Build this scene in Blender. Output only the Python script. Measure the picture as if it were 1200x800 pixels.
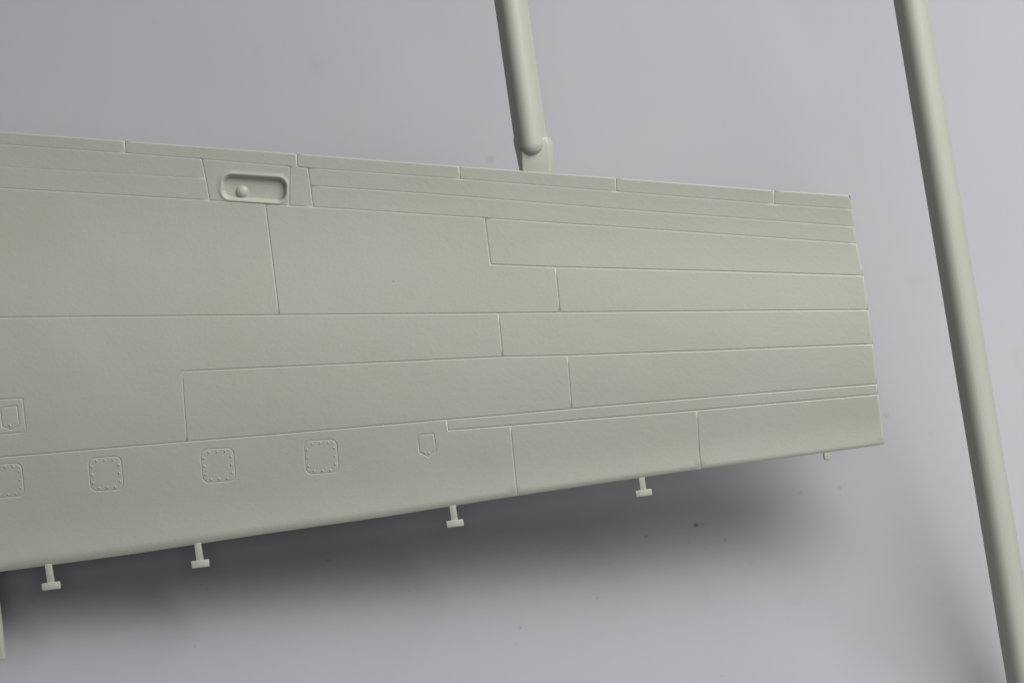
import bpy, bmesh, math, random
from mathutils import Vector, Matrix, noise
from mathutils.geometry import delaunay_2d_cdt

for o in list(bpy.data.objects):
    bpy.data.objects.remove(o)
scene = bpy.context.scene
C = scene.collection

# ------------------------------------------------------------------ frame of the moulding
# The moulded frame is propped up: its far (upper) side stands higher above the sheet.
S = 0.125e-3                      # metres per photograph pixel on the plane of the moulding
D = 0.4167                        # camera distance
TILT = math.radians(25)
GAP = 0.0108                      # clearance above the sheet at the near side
Z0 = 0.05*math.sin(TILT) + GAP*math.cos(TILT)
M = Matrix.Translation((0, 0, Z0)) @ Matrix.Rotation(TILT, 4, 'X')

# ------------------------------------------------------------------ camera
cam = bpy.data.cameras.new('camera')
cam.lens = 100; cam.sensor_width = 36
cam.clip_start = 0.01; cam.clip_end = 20
cam.dof.use_dof = True
cam.dof.focus_distance = D + 0.001
cam.dof.aperture_fstop = 8
cam_o = bpy.data.objects.new('camera', cam); C.objects.link(cam_o)
cam_o.matrix_world = M @ Matrix.Translation((0, 0, D))
scene.camera = cam_o

# ------------------------------------------------------------------ world, lamps, exposure
w = bpy.data.worlds.new('World'); scene.world = w; w.use_nodes = True
bg = w.node_tree.nodes['Background']
bg.inputs[0].default_value = (0.95, 1.0, 0.97, 1); bg.inputs[1].default_value = 0.018

def area(name, pos, aim, sx, sy, power, col, spread=180):
    l = bpy.data.lights.new(name, 'AREA'); l.shape = 'RECTANGLE'; l.size = sx; l.size_y = sy
    l.energy = power; l.color = col; l.spread = math.radians(spread)
    o = bpy.data.objects.new(name, l); C.objects.link(o)
    p = M @ Vector(pos); a = M @ Vector(aim)
    o.matrix_world = Matrix.Translation(p) @ (a-p).to_track_quat('-Z', 'Y').to_matrix().to_4x4()
    return o
area('key_softbox', (0.235, 0.31, 0.285), (0.06, -0.02, 0), 0.36, 0.36, 1.42, (1.0, 0.985, 0.97), 112)
area('overhead_fill', (0.06, 0.02, 0.95), (0, 0, 0), 0.34, 0.26, 1.2, (0.95, 0.97, 1.0))  # added fill from overhead, softens grooves and lays a sheen on the wing

area('front_fill', (-0.10, -0.42, 0.26), (-0.03, -0.03, 0), 0.30, 0.10, 0.07, (0.97, 0.98, 1.0))
scene.view_settings.view_transform = 'Standard'
scene.view_settings.look = 'None'
scene.view_settings.gamma = 1
scene.view_settings.exposure = 0
scene.view_settings.use_curve_mapping = False
scene.render.engine = 'CYCLES'
scene.render.resolution_x = 1024; scene.render.resolution_y = 682

# ------------------------------------------------------------------ materials
def mat_new(name):
    m = bpy.data.materials.new(name); m.use_nodes = True
    nt = m.node_tree
    return m, nt, nt.nodes['Principled BSDF']

def plastic(name, grain=1.0, rough=0.42):
    m, nt, b = mat_new(name)
    N, L = nt.nodes, nt.links
    tc = N.new('ShaderNodeTexCoord')
    n0 = N.new('ShaderNodeTexNoise'); n0.inputs['Scale'].default_value = 38; n0.inputs['Detail'].default_value = 4
    L.new(tc.outputs['Object'], n0.inputs['Vector'])
    r = N.new('ShaderNodeValToRGB')
    r.color_ramp.elements[0].position = 0.3; r.color_ramp.elements[0].color = (0.412, 0.438, 0.362, 1)
    r.color_ramp.elements[1].position = 0.72; r.color_ramp.elements[1].color = (0.432, 0.455, 0.386, 1)
    L.new(n0.outputs['Fac'], r.inputs['Fac']); L.new(r.outputs['Color'], b.inputs['Base Color'])
    n3 = N.new('ShaderNodeTexNoise'); n3.inputs['Scale'].default_value = 90; n3.inputs['Detail'].default_value = 3
    L.new(tc.outputs['Object'], n3.inputs['Vector'])
    mr = N.new('ShaderNodeMapRange'); mr.inputs['To Min'].default_value = rough-0.05; mr.inputs['To Max'].default_value = rough+0.08
    L.new(n3.outputs['Fac'], mr.inputs['Value']); L.new(mr.outputs['Result'], b.inputs['Roughness'])
    # fine orange-peel of the moulded plastic
    n1 = N.new('ShaderNodeTexNoise'); n1.inputs['Scale'].default_value = 1700; n1.inputs['Detail'].default_value = 2
    n2 = N.new('ShaderNodeTexNoise'); n2.inputs['Scale'].default_value = 600; n2.inputs['Detail'].default_value = 2
    for n in (n1, n2): L.new(tc.outputs['Object'], n.inputs['Vector'])
    ad = N.new('ShaderNodeMath'); ad.operation = 'ADD'
    L.new(n1.outputs['Fac'], ad.inputs[0]); L.new(n2.outputs['Fac'], ad.inputs[1])
    bp = N.new('ShaderNodeBump'); bp.inputs['Strength'].default_value = 1.0
    bp.inputs['Distance'].default_value = 1.9e-5*grain
    L.new(ad.outputs[0], bp.inputs['Height']); L.new(bp.outputs['Normal'], b.inputs['Normal'])
    b.inputs['IOR'].default_value = 1.5
    return m
PL = plastic('grey_green_plastic', 1.0)
PLS = plastic('smooth_grey_green_plastic', 0.15, 0.36)

def sheet_mat():
    m, nt, b = mat_new('pale_grey_sheet')
    N, L = nt.nodes, nt.links
    tc = N.new('ShaderNodeTexCoord')
    n0 = N.new('ShaderNodeTexNoise'); n0.inputs['Scale'].default_value = 22; n0.inputs['Detail'].default_value = 5
    L.new(tc.outputs['Object'], n0.inputs['Vector'])
    r = N.new('ShaderNodeValToRGB')
    r.color_ramp.elements[0].position = 0.3; r.color_ramp.elements[0].color = (0.360, 0.370, 0.392, 1)
    r.color_ramp.elements[1].position = 0.7; r.color_ramp.elements[1].color = (0.376, 0.388, 0.408, 1)
    L.new(n0.outputs['Fac'], r.inputs['Fac'])
    # faint smudges
    v = N.new('ShaderNodeTexNoise'); v.inputs['Scale'].default_value = 130; v.inputs['Detail'].default_value = 1
    L.new(tc.outputs['Object'], v.inputs['Vector'])
    sr = N.new('ShaderNodeMapRange'); sr.inputs['From Min'].default_value = 0.70; sr.inputs['From Max'].default_value = 0.80
    sr.inputs['To Min'].default_value = 1.0; sr.inputs['To Max'].default_value = 0.95
    L.new(v.outputs['Fac'], sr.inputs['Value'])
    mx = N.new('ShaderNodeMix'); mx.data_type = 'RGBA'; mx.blend_type = 'MULTIPLY'; mx.inputs[0].default_value = 1
    L.new(r.outputs['Color'], mx.inputs[6]); L.new(sr.outputs['Result'], mx.inputs[7])
    L.new(mx.outputs[2], b.inputs['Base Color'])
    b.inputs['Roughness'].default_value = 0.55
    b.inputs['Specular IOR Level'].default_value = 0.3
    n1 = N.new('ShaderNodeTexNoise'); n1.inputs['Scale'].default_value = 900; n1.inputs['Detail'].default_value = 2
    L.new(tc.outputs['Object'], n1.inputs['Vector'])
    bp = N.new('ShaderNodeBump'); bp.inputs['Distance'].default_value = 1.2e-5
    L.new(n1.outputs['Fac'], bp.inputs['Height']); L.new(bp.outputs['Normal'], b.inputs['Normal'])
    return m
SHEET = sheet_mat()
DUST, _nt, _b = mat_new('dark_dust')
_b.inputs['Base Color'].default_value = (0.10, 0.10, 0.11, 1); _b.inputs['Roughness'].default_value = 0.8

# ------------------------------------------------------------------ the sheet everything lies over
me = bpy.data.meshes.new('backdrop_sheet')
me.from_pydata([(-3, -3, 0), (3, -3, 0), (3, 3, 0), (-3, 3, 0)], [], [(0, 1, 2, 3)])
me.materials.append(SHEET)
sheet = bpy.data.objects.new('backdrop_sheet', me); C.objects.link(sheet)
sheet['kind'] = 'structure'

# ------------------------------------------------------------------ 2D tools (photograph pixels on the wing plane)
def dist_seg(px, py, a, b):
    ax, ay = a; bx, by = b
    dx, dy = bx-ax, by-ay
    t = ((px-ax)*dx + (py-ay)*dy)/(dx*dx+dy*dy)
    t = 0 if t < 0 else 1 if t > 1 else t
    return math.hypot(px-ax-t*dx, py-ay-t*dy)

def lerp_line(line, x):
    if x <= line[0][0]: i = 0
    elif x >= line[-1][0]: i = len(line)-2
    else:
        i = max(k for k in range(len(line)-1) if line[k][0] <= x)
    (x0, y0), (x1, y1) = line[i], line[i+1]
    return y0 + (y1-y0)*(x-x0)/(x1-x0)

XL = -90      # how far the wing goes on past the left edge of the picture
TOP = [(XL, 148.2), (0, 155), (148, 166), (349, 181), (540, 195.5), (722, 209), (907, 223.5), (995, 229.5)]
BOT = [(XL, 683.5), (0, 671.2), (150, 651), (300, 628), (450, 606.5), (605, 581.8), (700, 567.8), (822, 550), (930, 536), (1038.5, 521)]
TIP = [(995, 229.5), (997.3, 235), (998.5, 245.5), (1001, 265.7), (1004, 285.5), (1012.5, 323), (1018, 363), (1023.5, 403), (1029, 450), (1030.5, 462), (1038.5, 521)]
LA = [(XL, 163), (0, 169.5), (148, 180), (237, 187), (340, 195.7), (361, 197.5), (539, 210), (722, 224.7), (907, 239.5), (998.5, 245.5)]
LB1 = [(XL, 190), (0, 195.5), (241.5, 209.5)]
LB2 = [(364, 217.8), (505, 227.5), (600, 235), (690, 242.5), (850, 254.5), (1001, 265.7)]
LC = [(XL, 215.3), (0, 220.5), (246, 235), (311, 239.3), (339, 241), (367, 242.7), (420, 246), (568, 255.7), (700, 264.5), (850, 274.7), (1004, 285.5)]
LD = [(XL, 373), (0, 372), (327, 369), (584, 367), (656, 366), (1018, 363)]
LE = [(575, 310), (651, 313), (850, 318), (1012.5, 323)]
LF = [(213, 435), (589, 418), (665, 416.5), (850, 410), (1023.5, 403)]
LG = [(XL, 543.2), (0, 536), (218, 517.4), (300, 511), (523, 491.7), (600, 485.5), (670, 479), (860, 463), (1029, 450)]
LH = [(525, 504.5), (598, 498.7), (817, 481), (900, 473.5), (1030.5, 462)]

def cut(line, x0, x1):
    """stretch of a polyline between two x, ends included; reversed when x0 > x1"""
    lo, hi = min(x0, x1), max(x0, x1)
    pts = [(lo, lerp_line(line, lo))] + [p for p in line if lo+0.3 < p[0] < hi-0.3] + [(hi, lerp_line(line, hi))]
    return pts if x0 < x1 else pts[::-1]

def tipcut(y0, y1):
    lo, hi = min(y0, y1), max(y0, y1)
    pts = [p for p in TIP if lo+0.5 < p[1] < hi-0.5]
    return pts if y0 < y1 else pts[::-1]

panels = []      # (outline, holes, label)
# strip along the upper edge: five cuts
ex = [XL, 148, 349, 539, 722, 907]
for a, b in zip(ex[:-1], ex[1:]):
    panels.append((cut(TOP, a-0.8 if a > XL else a, b-0.8) + cut(LA, b, a), []))
panels.append((cut(TOP, 906.2, 993.5) + [(997.3, 235)] + cut(LA, 998.5, 907), []))
panels.append((cut(LA, XL, 237) + cut(LB1, 241.5, XL), []))
panels.append((cut(LB1, XL, 241.5) + cut(LC, 246, XL), []))
recess_panel = cut(LA, 237, 340) + cut(LC, 339, 246) + [(241.5, 209.5)]
panels.append((cut(LA, 340, 361) + [(364, 217.8)] + cut(LC, 367, 339), []))
panels.append((cut(LA, 361, 998.5) + cut(LB2, 1001, 364), []))
panels.append((cut(LB2, 364, 1001) + cut(LC, 1004, 367), []))
panels.append((cut(LC, XL, 311) + cut(LD, 327, XL), []))
panels.append((cut(LC, 311, 568) + cut(LE, 575, 651) + cut(LD, 656, 327), []))
panels.append((cut(LC, 568, 1004) + cut(LE, 1012.5, 575), []))
panels.append((cut(LE, 651, 1012.5) + cut(LD, 1018, 656), []))

def rot_rect(cx, cy, hw, hh, rad, ang, n=5):
    pts = []
    for sx, sy, a0 in ((1, -1, -90), (1, 1, 0), (-1, 1, 90), (-1, -1, 180)):
        for k in range(n+1):
            a = math.radians(a0 + 90*k/n)
            pts.append((sx*(hw-rad) + rad*math.cos(a), sy*(hh-rad) + rad*math.sin(a)))
    ca, sa = math.cos(math.radians(ang)), math.sin(math.radians(ang))
    return [(cx + x*ca - y*sa, cy + x*sa + y*ca) for x, y in pts]

hatch_c = [(5, 563.5), (122, 555.5), (254, 545.5), (375.5, 535.5)]
hatch_o = [rot_rect(x, y, 19.3, 19.6, 7.5, -4) for x, y in hatch_c]
shield2 = [(489.2, 510), (508, 508.2), (510.6, 527.5), (501.6, 535.5), (491, 530.3)]
frame_o = [(-34, 470), (25.5, 466.5), (29.5, 506.5), (-31, 511)]
shield1 = [(-1, 477.8), (19, 475.5), (21.3, 497.5), (11.3, 503.5), (1.3, 499.5)]

panels.append((cut(LD, XL, 584) + cut(LF, 589, 213) + cut(LG, 218, XL), [frame_o]))
panels.append((cut(LD, 584, 1018) + cut(LF, 1023.5, 589), []))
panels.append((cut(LF, 213, 665) + cut(LG, 670, 218), []))
panels.append((cut(LF, 665, 1023.5) + cut(LG, 1029, 670), []))
panels.append((cut(LG, 523, 1029) + cut(LH, 1030.5, 525), []))
panels.append((cut(LG, XL, 523) + cut(LH, 525, 598) + cut(BOT, 606, XL), hatch_o + [shield2]))
panels.append((cut(LH, 598, 817) + cut(BOT, 822, 606), []))
panels.append((cut(LH, 817, 1030.5) + cut(BOT, 1038.5, 822), []))

# engraved lines of the skin
GROOVES = []
def add_line(pts, depth):
    for a, b in zip(pts[:-1], pts[1:]): GROOVES.append((a, b, depth, min(a[0], b[0])-4, max(a[0], b[0])+4, min(a[1], b[1])-4, max(a[1], b[1])+4))
add_line(LA, 0.18); add_line(LB1, 0.09); add_line(LB2, 0.22); add_line(LC, 0.30)
for l in (LD, LE, LF, LG, LH): add_line(l, 0.66)
for x in ex[1:]: add_line([(x-0.8, lerp_line(TOP, x)-3), (x, lerp_line(LA, x))], 0.6)
for v in ([(237, 187), (241.5, 209.5), (246, 235)], [(340, 195.7), (339, 241)], [(361, 197.5), (364, 217.8), (367, 242.7)],
          [(311, 239.3), (327, 369)], [(568, 255.7), (575, 310)], [(651, 313), (656, 366)], [(584, 367), (589, 418)],
          [(213, 435), (218, 517.4)], [(665, 416.5), (670, 479)], [(523, 491.7), (525, 504.5)],
          [(598, 498.7), (606, 580.5)], [(817, 481), (822, 549)]):
    add_line(v, 0.52)
for h in hatch_o: add_line(h + h[:1], 0.42)
for h in (shield2, shield1): add_line(h + h[:1], 0.5)
add_line(frame_o + frame_o[:1], 0.5)

def smooth(t): t = min(1, max(0, t)); return t*t*(3-2*t)

# fall of the section: steepens to about 0.86 of the chord, then eases towards the rolled lower edge
SEC = [0.0]
for i in range(100):
    q = (i+0.5)/100
    sl = 56*smooth((q-0.35)/0.5)*(1-0.75*smooth((q-0.86)/0.12))
    SEC.append(SEC[-1]+sl/100)

# cross-section of the wing: height (px) over s = 0 upper edge .. 1 lower edge
def section(s, chord):
    # gently hollow towards the thin upper edge, crowned past the middle, falling to the rounded lower edge
    k = chord/400
    f = min(1, max(0, s))*100; i = min(99, int(f))
    z = -k*(SEC[i]+(SEC[i+1]-SEC[i])*(f-i))
    z += 8.5*k*max(0, 0.28-s)**2/0.0784
    return z

def height(x, y, groove=True):
    yt = lerp_line(TOP, x); yb = lerp_line(BOT, x)
    c = yb-yt
    s = (y-yt)/c
    z = section(s, c)
    db = max(-0.3, yb-y); R = 14-9.5*min(1, max(0, x)/1000)
    if db < R: z -= 0.26*R*((R-db)/R)**2.3
    dt = max(0, y-yt); R = 1.8
    if dt < R: z -= 0.7*(1-math.sqrt(max(0, 1-((R-dt)/R)**2)))
    # the tip edge
    xt = 995.0 if y <= TIP[0][1] else 1038.5
    for a, b in zip(TIP[:-1], TIP[1:]):
        if a[1] <= y <= b[1]: xt = a[0] + (b[0]-a[0])*(y-a[1])/(b[1]-a[1])
    de = max(0, xt-x)
    if de < 3: z -= 1.3*(1-math.sqrt(max(0, 1-((3-de)/3)**2)))
    # slow waviness of the cooled plastic
    z += 0.35*noise.noise(Vector((x/70, y/55, 1.7))) + 0.9*noise.noise(Vector((x/260, y/160, 9.1)))
    if groove:
        g = 0
        for a, b, d, x0, x1, y0, y1 in GROOVES:
            if x0 < x < x1 and y0 < y < y1:
                dd = dist_seg(x, y, a, b)
                if dd < 3.6:
                    q = d*math.exp(-(dd/0.72)**2)
                    if q > g: g = q
        z -= g
    return z

def P(x, y, z=0):     # photograph pixel -> metres on the moulding's plane
    return Vector(((x-600)*S, (400-y)*S, z*S))

def poly_area(p): return sum(p[i-1][0]*p[i][1]-p[i][0]*p[i-1][1] for i in range(len(p)))/2

def densify(p, step):
    out = []
    for i in range(len(p)):
        a, b = p[i], p[(i+1) % len(p)]
        n = max(1, int(math.dist(a, b)/step))
        for k in range(n): out.append((a[0]+(b[0]-a[0])*k/n, a[1]+(b[1]-a[1])*k/n))
    return out

def offset(p, d):      # positive d: towards the inside of a loop with positive area
    out = []
    n = len(p)
    for i in range(n):
        a, b, c = p[i-1], p[i], p[(i+1) % n]
        e1 = Vector((b[0]-a[0], b[1]-a[1])).normalized(); e2 = Vector((c[0]-b[0], c[1]-b[1])).normalized()
        n1 = Vector((-e1.y, e1.x)); n2 = Vector((-e2.y, e2.x))
        m = n1+n2
        m = m/max(0.35, m.length_squared/2) if m.length > 1e-6 else n1
        out.append((b[0]+m.x*d, b[1]+m.y*d))
    return out

def inside(x, y, p):
    r = False
    for i in range(len(p)):
        (x0, y0), (x1, y1) = p[i-1], p[i]
        if (y0 > y) != (y1 > y) and x < (x1-x0)*(y-y0)/(y1-y0)+x0: r = not r
    return r

RINGS = (0, 0.35, 0.7, 1.1, 1.7, 3.0)
def skin_mesh(outline, holes, hf, step=9, rings=RINGS, mat=None, extra=None, name='panel'):
    if poly_area(outline) < 0: outline = outline[::-1]
    holes = [h if poly_area(h) > 0 else h[::-1] for h in holes]
    pts = []; edges = []
    def ring(loop):
        b = len(pts); pts.extend(loop)
        edges.extend((b+i, b+(i+1) % len(loop)) for i in range(len(loop)))
    for d in rings:
        q = offset(outline, d) if d else outline
        ring(densify(q, step if d else step))
        for h in holes: ring(densify(offset(h, -d) if d else h, step))
    if extra:
        for l in extra: ring(l)
    xs = [p[0] for p in outline]; ys = [p[1] for p in outline]
    x = min(xs)+step*0.6
    for dy in (4.4, 6, 7.8, 9.8, 12, 14.5):      # closer rows where the lower edge rolls over
        xx = min(xs)+6
        while xx < max(xs)-6:
            yy = lerp_line(BOT, xx)-dy
            if inside(xx, yy, offset(outline, 3.6)) and not any(inside(xx, yy, offset(h, -3.6)) for h in holes): pts.append((xx, yy))
            xx += 6
    inner = offset(outline, 5); ho = [offset(h, -5) for h in holes]
    while x < max(xs):
        y = min(ys)+step*0.4
        while y < max(ys):
            if y < lerp_line(BOT, x)-16 and inside(x, y, inner) and not any(inside(x, y, h) for h in ho): pts.append((x, y))
            y += step
        x += step
    v, e, f, _, _, _ = delaunay_2d_cdt([Vector(p) for p in pts], edges, [], 0, 1e-4)
    faces = []
    for t in f:
        cx = sum(v[i].x for i in t)/len(t); cy = sum(v[i].y for i in t)/len(t)
        if inside(cx, cy, outline) and not any(inside(cx, cy, h) for h in holes):
            faces.append(t)
    used = sorted({i for t in faces for i in t}); mp = {k: i for i, k in enumerate(used)}
    co = []; nor = []
    for i in used:
        x, y = v[i].x, v[i].y
        co.append(P(x, y, hf(x, y)))
        e_ = 0.12
        gx = (hf(x+e_, y)-hf(x-e_, y))/(2*e_); gy = -(hf(x, y+e_)-hf(x, y-e_))/(2*e_)
        nor.append(Vector((-gx, -gy, 1)).normalized())
    tri = []
    for t in faces:
        a, b, c = (v[t[0]], v[t[1]], v[t[2]])
        cr = (b.x-a.x)*(c.y-a.y)-(b.y-a.y)*(c.x-a.x)
        q = [mp[i] for i in t]
        tri.append(q if cr < 0 else q[::-1])     # y runs down in the picture
    me = bpy.data.meshes.new(name)
    me.from_pydata(co, [], tri)
    for p in me.polygons: p.use_smooth = True
    me.normals_split_custom_set_from_vertices(nor)
    me.materials.append(mat or PL)
    return me

def link(name, me, parent=None, label=None, kind=None):
    o = bpy.data.objects.new(name, me); C.objects.link(o)
    if parent: o.parent = parent
    if label: o['label'] = label
    if kind: o['kind'] = kind
    return o

# ------------------------------------------------------------------ the wing
wing = bpy.data.objects.new('model_wing', None); C.objects.link(wing)
wing.empty_display_size = 0.02
wing.matrix_world = M
wing['label'] = 'pale grey-green plastic model aircraft wing half with engraved panel lines, still on its runner'
wing['category'] = 'model wing'

for outline, holes in panels:
    link('skin_panel', skin_mesh(outline, holes, height), wing)

# panel with the stadium-shaped recess and the domed stud in it
rc = (298.2, 221.0); ra = math.radians(3.8)
def recess_sd(x, y):          # signed distance to the rounded rectangle
    dx, dy = x-rc[0], y-rc[1]
    u = dx*math.cos(ra)+dy*math.sin(ra); v = -dx*math.sin(ra)+dy*math.cos(ra)
    # slightly higher at its right end, as in the part
    hw, hh, r = 37.5, 14.2, 10.5
    qx, qy = abs(u)-(hw-r), abs(v)-(hh-r)
    return math.hypot(max(qx, 0), max(qy, 0)) + min(max(qx, qy), 0) - r
def recess_h(x, y):
    z = height(x, y)
    d = recess_sd(x, y)
    z += 0.8*math.exp(-((d-1.6)/1.7)**2)                     # soft raised lip
    z -= 9.0*smooth((-d+0.6)/6.2)
    return z
rec_loops = [rot_rect(rc[0], rc[1], 37.5-k, 14.2-k, max(0.8, 10.5-k), 3.8, 8) for k in (-3.5, -2, -0.8, 0.3, 1.3, 2.4, 3.6, 4.8, 6.0)]
link('skin_panel', skin_mesh(recess_panel, [], recess_h, 3.5, RINGS, PL, rec_loops), wing,
     'panel with a round-ended recess sunk into it')

# stud in the recess
def revolve(profile, n, mat, name):
    v = []; f = []
    for r, z in profile:
        for k in range(n):
            a = 2*math.pi*k/n; v.append((r*math.cos(a)*S, r*math.sin(a)*S, z*S))
    m = len(profile)
    for i in range(m-1):
        for k in range(n):
            f.append((i*n+k, i*n+(k+1) % n, (i+1)*n+(k+1) % n, (i+1)*n+k))
    f.append(tuple(range((m-1)*n, m*n))); f.append(tuple(range(n))[::-1])
    me = bpy.data.meshes.new(name); me.from_pydata(v, [], f)
    for p in me.polygons: p.use_smooth = True
    me.materials.append(mat); return me
prof = [(9.4, -0.6), (8.6, 0.3), (7.7, 1.6), (7.3, 3.0)] + [(7.3*math.cos(math.radians(a)), 2.6+4.4*math.sin(math.radians(a))) for a in range(8, 89, 10)]
st = link('stud', revolve(prof, 32, PL, 'stud'), wing, 'small domed stud in the recess')
st.location = P(283.5, 224.0, height(283, 224, False)-9.2)

# hatches with their screws
def hatch_rivets(cx, cy, parent, x0=None):
    bm = bmesh.new()
    ang = math.radians(-4)
    pos = []
    for t in (-0.6, 0, 0.6):
        pos += [(t, -1), (t, 1), (-1, t), (1, t)]
    for u, v in pos:
        u *= 15.9; v *= 16.1
        x = cx+u*math.cos(ang)-v*math.sin(ang); y = cy+u*math.sin(ang)+v*math.cos(ang)
        mt = Matrix.Translation(P(x, y, height(x, y)-0.1)) @ Matrix.Diagonal((1, 1, 0.55, 1))
        bmesh.ops.create_icosphere(bm, subdivisions=2, radius=1.35*S, matrix=mt)
    me = bpy.data.meshes.new('rivets'); bm.to_mesh(me); bm.free()
    for p in me.polygons: p.use_smooth = True
    me.materials.append(PL)
    link('rivets', me, parent, None, 'stuff')
hl = ['rounded square hatch cut by the left edge of the picture', 'rounded square hatch, second from the left', 'rounded square hatch, third from the left', 'rounded square hatch nearest the shield-shaped plate']
for (cx, cy), o_, l in zip(hatch_c, hatch_o, hl):
    h = link('access_hatch', skin_mesh(o_, [], height, 6), wing, l)
    hatch_rivets(cx, cy, h)
plate_screws = {}
def small_screw(x, y, parent):
    bm = bmesh.new()
    bmesh.ops.create_icosphere(bm, subdivisions=2, radius=1.5*S, matrix=Matrix.Translation(P(x, y, height(x, y)-0.2)) @ Matrix.Diagonal((1, 1, 0.6, 1)))
    me = bpy.data.meshes.new('screw'); bm.to_mesh(me); bm.free(); me.materials.append(PL)
    for p in me.polygons: p.use_smooth = True
    link('screw', me, parent)
p2 = link('shield_plate', skin_mesh(shield2, [], height, 5), wing, 'shield-shaped plate right of the hatches')
small_screw(497.2, 530.2, p2); small_screw(502.2, 531.2, p2)
fr = link('plate_surround', skin_mesh(frame_o, [shield1], height, 6), wing, 'square surround at the left edge of the picture')
p1 = link('shield_plate', skin_mesh(shield1, [], height, 5), wing, 'shield-shaped plate inside the square surround')
small_screw(10.5, 498.5, p1)

# the solid under the skin: side walls and hollow-looking back of the half shell
outline = TOP[:-1] + TIP[:-1] + [(1038.5, 521)] + BOT[::-1][1:]
outline = densify(outline, 6)
# add exact dip of the joints in the strip's edge
xsn = [x-0.8+d for x in ex[1:] for d in (-2, -1, -0.5, 0, 0.5, 1, 2)]
edge = []
for i, p in enumerate(outline):
    edge.append(p)
    q = outline[(i+1) % len(outline)]
    if p[1] < 230 and q[0] > p[0]:
        for x in sorted(xsn):
            if p[0]+0.05 < x < q[0]-0.05: edge.append((x, lerp_line(TOP, x)))
v = []; f = []
n = len(edge)
cx, cy = 480, 390
def thick(x, y):
    t = (y-lerp_line(TOP, x))/(lerp_line(BOT, x)-lerp_line(TOP, x))
    return 7 + 13*smooth(t*1.6)
layers = []
for k, (ins, dz) in enumerate(((0, 0), (0.0, 0.35), (1.2, 0.8), (2.5, 1.0))):
    ins_loop = offset([(p[0], p[1]) for p in edge], ins) if ins else edge
    for (x, y), (xo, yo) in zip(ins_loop, edge):
        z = height(xo, yo) - dz*thick(xo, yo)
        v.append(P(x, y, z))
for k in range(3):
    for i in range(n):
        j = (i+1) % n
        f.append((k*n+i, k*n+j, (k+1)*n+j, (k+1)*n+i))
f.append(tuple(3*n+i for i in range(n)))
me = bpy.data.meshes.new('wing_shell'); me.from_pydata(v, [], f)
me.materials.append(PL)
bm = bmesh.new(); bm.from_mesh(me); bmesh.ops.triangulate(bm, faces=[f_ for f_ in bm.faces if len(f_.verts) > 4])
bmesh.ops.recalc_face_normals(bm, faces=bm.faces[:]); bm.to_mesh(me); bm.free()
for p in me.polygons: p.use_smooth = len(p.vertices) == 4
link('wing_shell', me, wing)

# pins along the lower edge
def prism(pts_top, z1, z0, bevel, mat, name, taper=0.0):
    """outline in picture pixels, extruded between two heights, edges rounded"""
    bm = bmesh.new()
    if poly_area(pts_top) > 0: pts_top = pts_top[::-1]
    vt = [bm.verts.new(P(x, y, z1)) for x, y in pts_top]
    low = offset(pts_top, taper) if taper else pts_top
    vb = [bm.verts.new(P(x, y, z0)) for x, y in low]
    bm.faces.new(vt); bm.faces.new(vb[::-1])
    m = len(vt)
    for i in range(m): bm.faces.new((vt[i], vb[i], vb[(i+1) % m], vt[(i+1) % m]))
    bmesh.ops.recalc_face_normals(bm, faces=bm.faces[:])
    bmesh.ops.bevel(bm, geom=bm.edges[:], offset=bevel*S, segments=3, profile=0.5, affect='EDGES')
    me = bpy.data.meshes.new(name); bm.to_mesh(me); bm.free()
    for p in me.polygons: p.use_smooth = True
    me.materials.append(mat)
    return me

def pin(x, yedge, length, wdt, bar_w, bar_h, label):
    lean = 0.12; a = math.radians(-7.5)
    zt = height(x, yedge-3, False)-1.5; zb = zt-8
    x += (x-600)*-zt*S/D; yedge += (yedge-400)*-zt*S/D
    x1, y1 = x+lean*(length), yedge+length
    hw = wdt/2
    stem = [(x-hw-1.5, yedge-7), (x+hw+1, yedge-7), (x+hw-0.3, yedge+2), (x1+hw, y1), (x1-hw, y1), (x-hw+0.1, yedge+2)]
    s = link('attachment_pin', prism(stem, zt, zb, 0.9, PLS, 'attachment_pin'), wing, label)
    if bar_w:
        c = (x1+0.6, y1+bar_h/2-1)
        r = [(-bar_w/2, -bar_h/2), (bar_w/2, -bar_h/2), (bar_w/2, bar_h/2), (-bar_w/2, bar_h/2)]
        r = [(c[0]+u*math.cos(a)-v_*math.sin(a), c[1]+u*math.sin(a)+v_*math.cos(a)) for u, v_ in r]
        link('crossbar', prism(r, zt+1.6, zb-1, 1.1, PLS, 'crossbar', -0.6), s)
pin(56.5, 661.5, 21.5, 8.6, 22, 9, 'T-shaped pin nearest the left edge of the picture')
pin(231.5, 636.5, 20.5, 8.6, 21.5, 9, 'T-shaped pin, second from the left')
pin(530.5, 592.5, 17.5, 8.2, 20.5, 8.4, 'T-shaped pin, third from the left')
pin(752, 559.5, 15.0, 7.6, 19.5, 8.0, 'T-shaped pin, rightmost of the four')
pin(968.5, 529.5, 9.0, 7, 0, 0, 'short plain stub near the wing tip')
link('gate', prism([(-38, 670), (-12, 668), (1.0, 775), (-28, 779)], -24, -40, 1.2, PLS, 'gate'), wing, 'broad moulding tab below the wing, mostly left of the picture')

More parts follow.
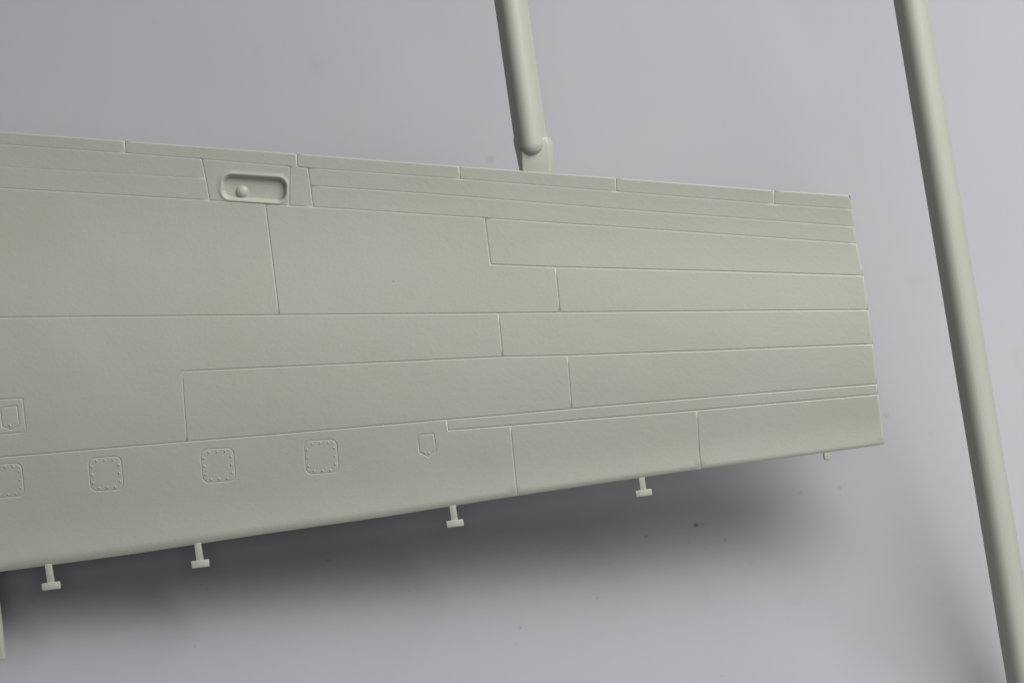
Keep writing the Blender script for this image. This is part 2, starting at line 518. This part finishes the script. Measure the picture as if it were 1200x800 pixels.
# runner and its gate at the upper edge
def runner(a, b, r, dome_b, mat, name, n=64):
    """round runner with draft: a to b in picture pixels, optional rounded end at b"""
    A = P(*a); B = P(*b); ax = (B-A); Ln = ax.length; ax.normalize()
    side = ax.cross(Vector((0, 0, 1))).normalized(); up = Vector((0, 0, 1))
    def sect(t, c, end=0.0):
        # drafted lower body running smoothly into a round top; c shrinks the round at its end
        k = r/20
        pl = [(-20, -9), (-19.75, -7.4), (-19.0, -5.2), (-17.4, -1.6), (-15.7, 2.8), (-14.03, 6.8)]
        pr = [(-x_, y_) for x_, y_ in pl[::-1]]
        arc = []
        for q in range(1, 24):
            a_ = math.radians(159.3-q*138.6/24)
            arc.append((15*math.cos(a_)*c, 6.8+(15*math.sin(a_)+1.5-6.8)*c))
        low = [(19.2*math.cos(math.pi*q/12), -9-12*math.sin(math.pi*q/12)) for q in range(1, 12)]
        return [A+ax*(t+(end*13.0*k*S if 5 < i < 29 else end*4*S))+side*x_*k*S+up*y_*k*S for i, (x_, y_) in enumerate(pl+arc+pr+low)]
    v = []; f = []
    rows = []
    m = 60
    n = len(sect(0, 1))
    for i in range(m+1):
        rows.append(sect(Ln*i/m, 1))
    if dome_b:
        for q in range(1, 13):
            an = math.radians(q*90/12.05)
            rows.append(sect(Ln, math.cos(an), math.sin(an)))
    for row in rows: v.extend(row)
    for i in range(len(rows)-1):
        for k in range(n):
            f.append((i*n+k, i*n+(k+1) % n, (i+1)*n+(k+1) % n, (i+1)*n+k))
    f.append(tuple(range(n))[::-1]); f.append(tuple((len(rows)-1)*n+k for k in range(n)))
    me = bpy.data.meshes.new(name); me.from_pydata(v, [], f)
    bm = bmesh.new(); bm.from_mesh(me); bmesh.ops.recalc_face_normals(bm, faces=bm.faces[:]); bm.to_mesh(me); bm.free()
    for p in me.polygons: p.use_smooth = True
    me.materials.append(mat); return me

run = link('runner', runner((571.5, -190, -6), (623.2, 169, -6), 19.6, True, PLS, 'runner'), wing, 'round runner bar rising from the upper edge of the wing')
def tab():
    bm = bmesh.new()
    # three stations from the runner to the wing; each a trapezoid: narrow face up, wide below
    st = [(160, 608, 640, 601, 645, 0.4, -24), (166, 609.5, 642, 601.5, 647.5, 1.2, -24), (171, 610.8, 643, 602.5, 648.6, 1.2, -23), (187, 611.5, 643.5, 606, 648.6, 0.6, -17), (206, 612.5, 644, 609.5, 648.6, -0.6, -12)]
    rows = []
    for y, tl, tr, bl, br, zt, zb in st:
        rows.append([bm.verts.new(P(*q)) for q in ((tl, y, zt), (tr, y+0.5, zt), (br, y+0.5, zt-9), (br, y+0.5, zb), (bl, y, zb))])
    for r0, r1 in zip(rows[:-1], rows[1:]):
        for k in range(5): bm.faces.new((r0[k], r0[(k+1) % 5], r1[(k+1) % 5], r1[k]))
    bm.faces.new(rows[0]); bm.faces.new(rows[-1][::-1])
    bmesh.ops.recalc_face_normals(bm, faces=bm.faces[:])
    es = [e for e in bm.edges if len(e.link_faces) == 2 and e.calc_face_angle(0) > 0.35]
    bmesh.ops.bevel(bm, geom=es, offset=1.6*S, segments=3, profile=0.5, affect='EDGES')
    me = bpy.data.meshes.new('gate'); bm.to_mesh(me); bm.free()
    for p in me.polygons: p.use_smooth = True
    me.materials.append(PLS)
    return me
link('gate', tab(), run)

# the long runner on the right, part of the surrounding frame
rb = link('sprue_runner', runner((1036, -200, -6), (1211.8, 855, -6), 20.0, False, PLS, 'sprue_runner', 72))
rb.matrix_world = M
rb['label'] = 'long round grey-green plastic runner bar standing alone right of the wing'
rb['category'] = 'sprue runner'

# ------------------------------------------------------------------ dust lying about
Minv = M.inverted()
def on_sheet(x, y):
    o = M @ Vector((0, 0, D)); d = (M @ P(x, y)) - o
    t = -o.z/d.z
    return o + d*t
bm = bmesh.new()
rnd = random.Random(5)
def speck(c, a, b, rot, up=None):
    mt = Matrix.Translation(c) @ Matrix.Rotation(rot, 4, 'Z') @ Matrix.Diagonal((a, b, 0.5*min(a, b), 1))
    r = bmesh.ops.create_icosphere(bm, subdivisions=2, radius=S, matrix=mt)
    for v_ in r['verts']: v_.co += Vector((rnd.uniform(-1, 1), rnd.uniform(-1, 1), 0))*S*0.15*min(a, b)
for x, y, a, b in ((816, 615, 3.6, 1.6), (823, 614, 1.2, 1), (757, 628, 1.3, 1.1), (849, 632.5, 1.5, 1.2), (808, 635, 1.3, .8), (575, 187, 2.0, 2.0),
                   (480, 692, .9, .8), (384, 656, 1.4, .7), (242, 690, 1, .8), (520, 178, 1.0, 1), (560, 172, 1, .9), (505, 182, .8, .8), (40, 704, 1, .8),
                   (1039, 486, 1.3, 1), (1090, 508, .9, .8), (939, 577, .9, .7), (984, 571, 1.2, .8), (937, 578, .8, .7), (228, 757, 1, .7), (300, 60, 1.0, .9), (180, 30, 1.2, .8), (70, 60, .9, .8),
                   (690, 128, .9, .8), (730, 30, 1, 1), (870, 90, .8, .8), (420, 110, 1, .8), (357, 98, .8, .7), (700, 700, .8, .8), (610, 735, .9, .8), (880, 660, .8, .8)):
    p = on_sheet(x, y); p.z += 0.3*S
    speck(p, a, b, rnd.uniform(-0.4, 0.4))
for k in range(60):
    p = on_sheet(rnd.gauss(690, 70), rnd.gauss(650, 16)); p.z += 0.1*S
    q = rnd.uniform(0.25, 0.6)
    speck(p, q, q*rnd.uniform(.6, 1), rnd.uniform(0, 3))
for k in range(110):
    p = on_sheet(rnd.uniform(0, 1200), rnd.uniform(0, 800)); p.z += 0.1*S
    q = rnd.uniform(0.25, 0.55)
    speck(p, q, q*rnd.uniform(.6, 1), rnd.uniform(0, 3))
me = bpy.data.meshes.new('dust'); bm.to_mesh(me); bm.free(); me.materials.append(DUST)
o = link('dust', me, None, 'dark dust specks scattered over the pale sheet', 'stuff')
o['category'] = 'dust'
bm = bmesh.new()
for x, y, a in ((461, 329.5, .75), (336, 532, .5), (725, 337, 0.4)):
    p = P(x, y, height(x, y)+0.1)
    speck(p, a, a*0.8, 0.3)
me = bpy.data.meshes.new('specks'); bm.to_mesh(me); bm.free(); me.materials.append(DUST)
link('specks', me, wing, None, 'stuff')
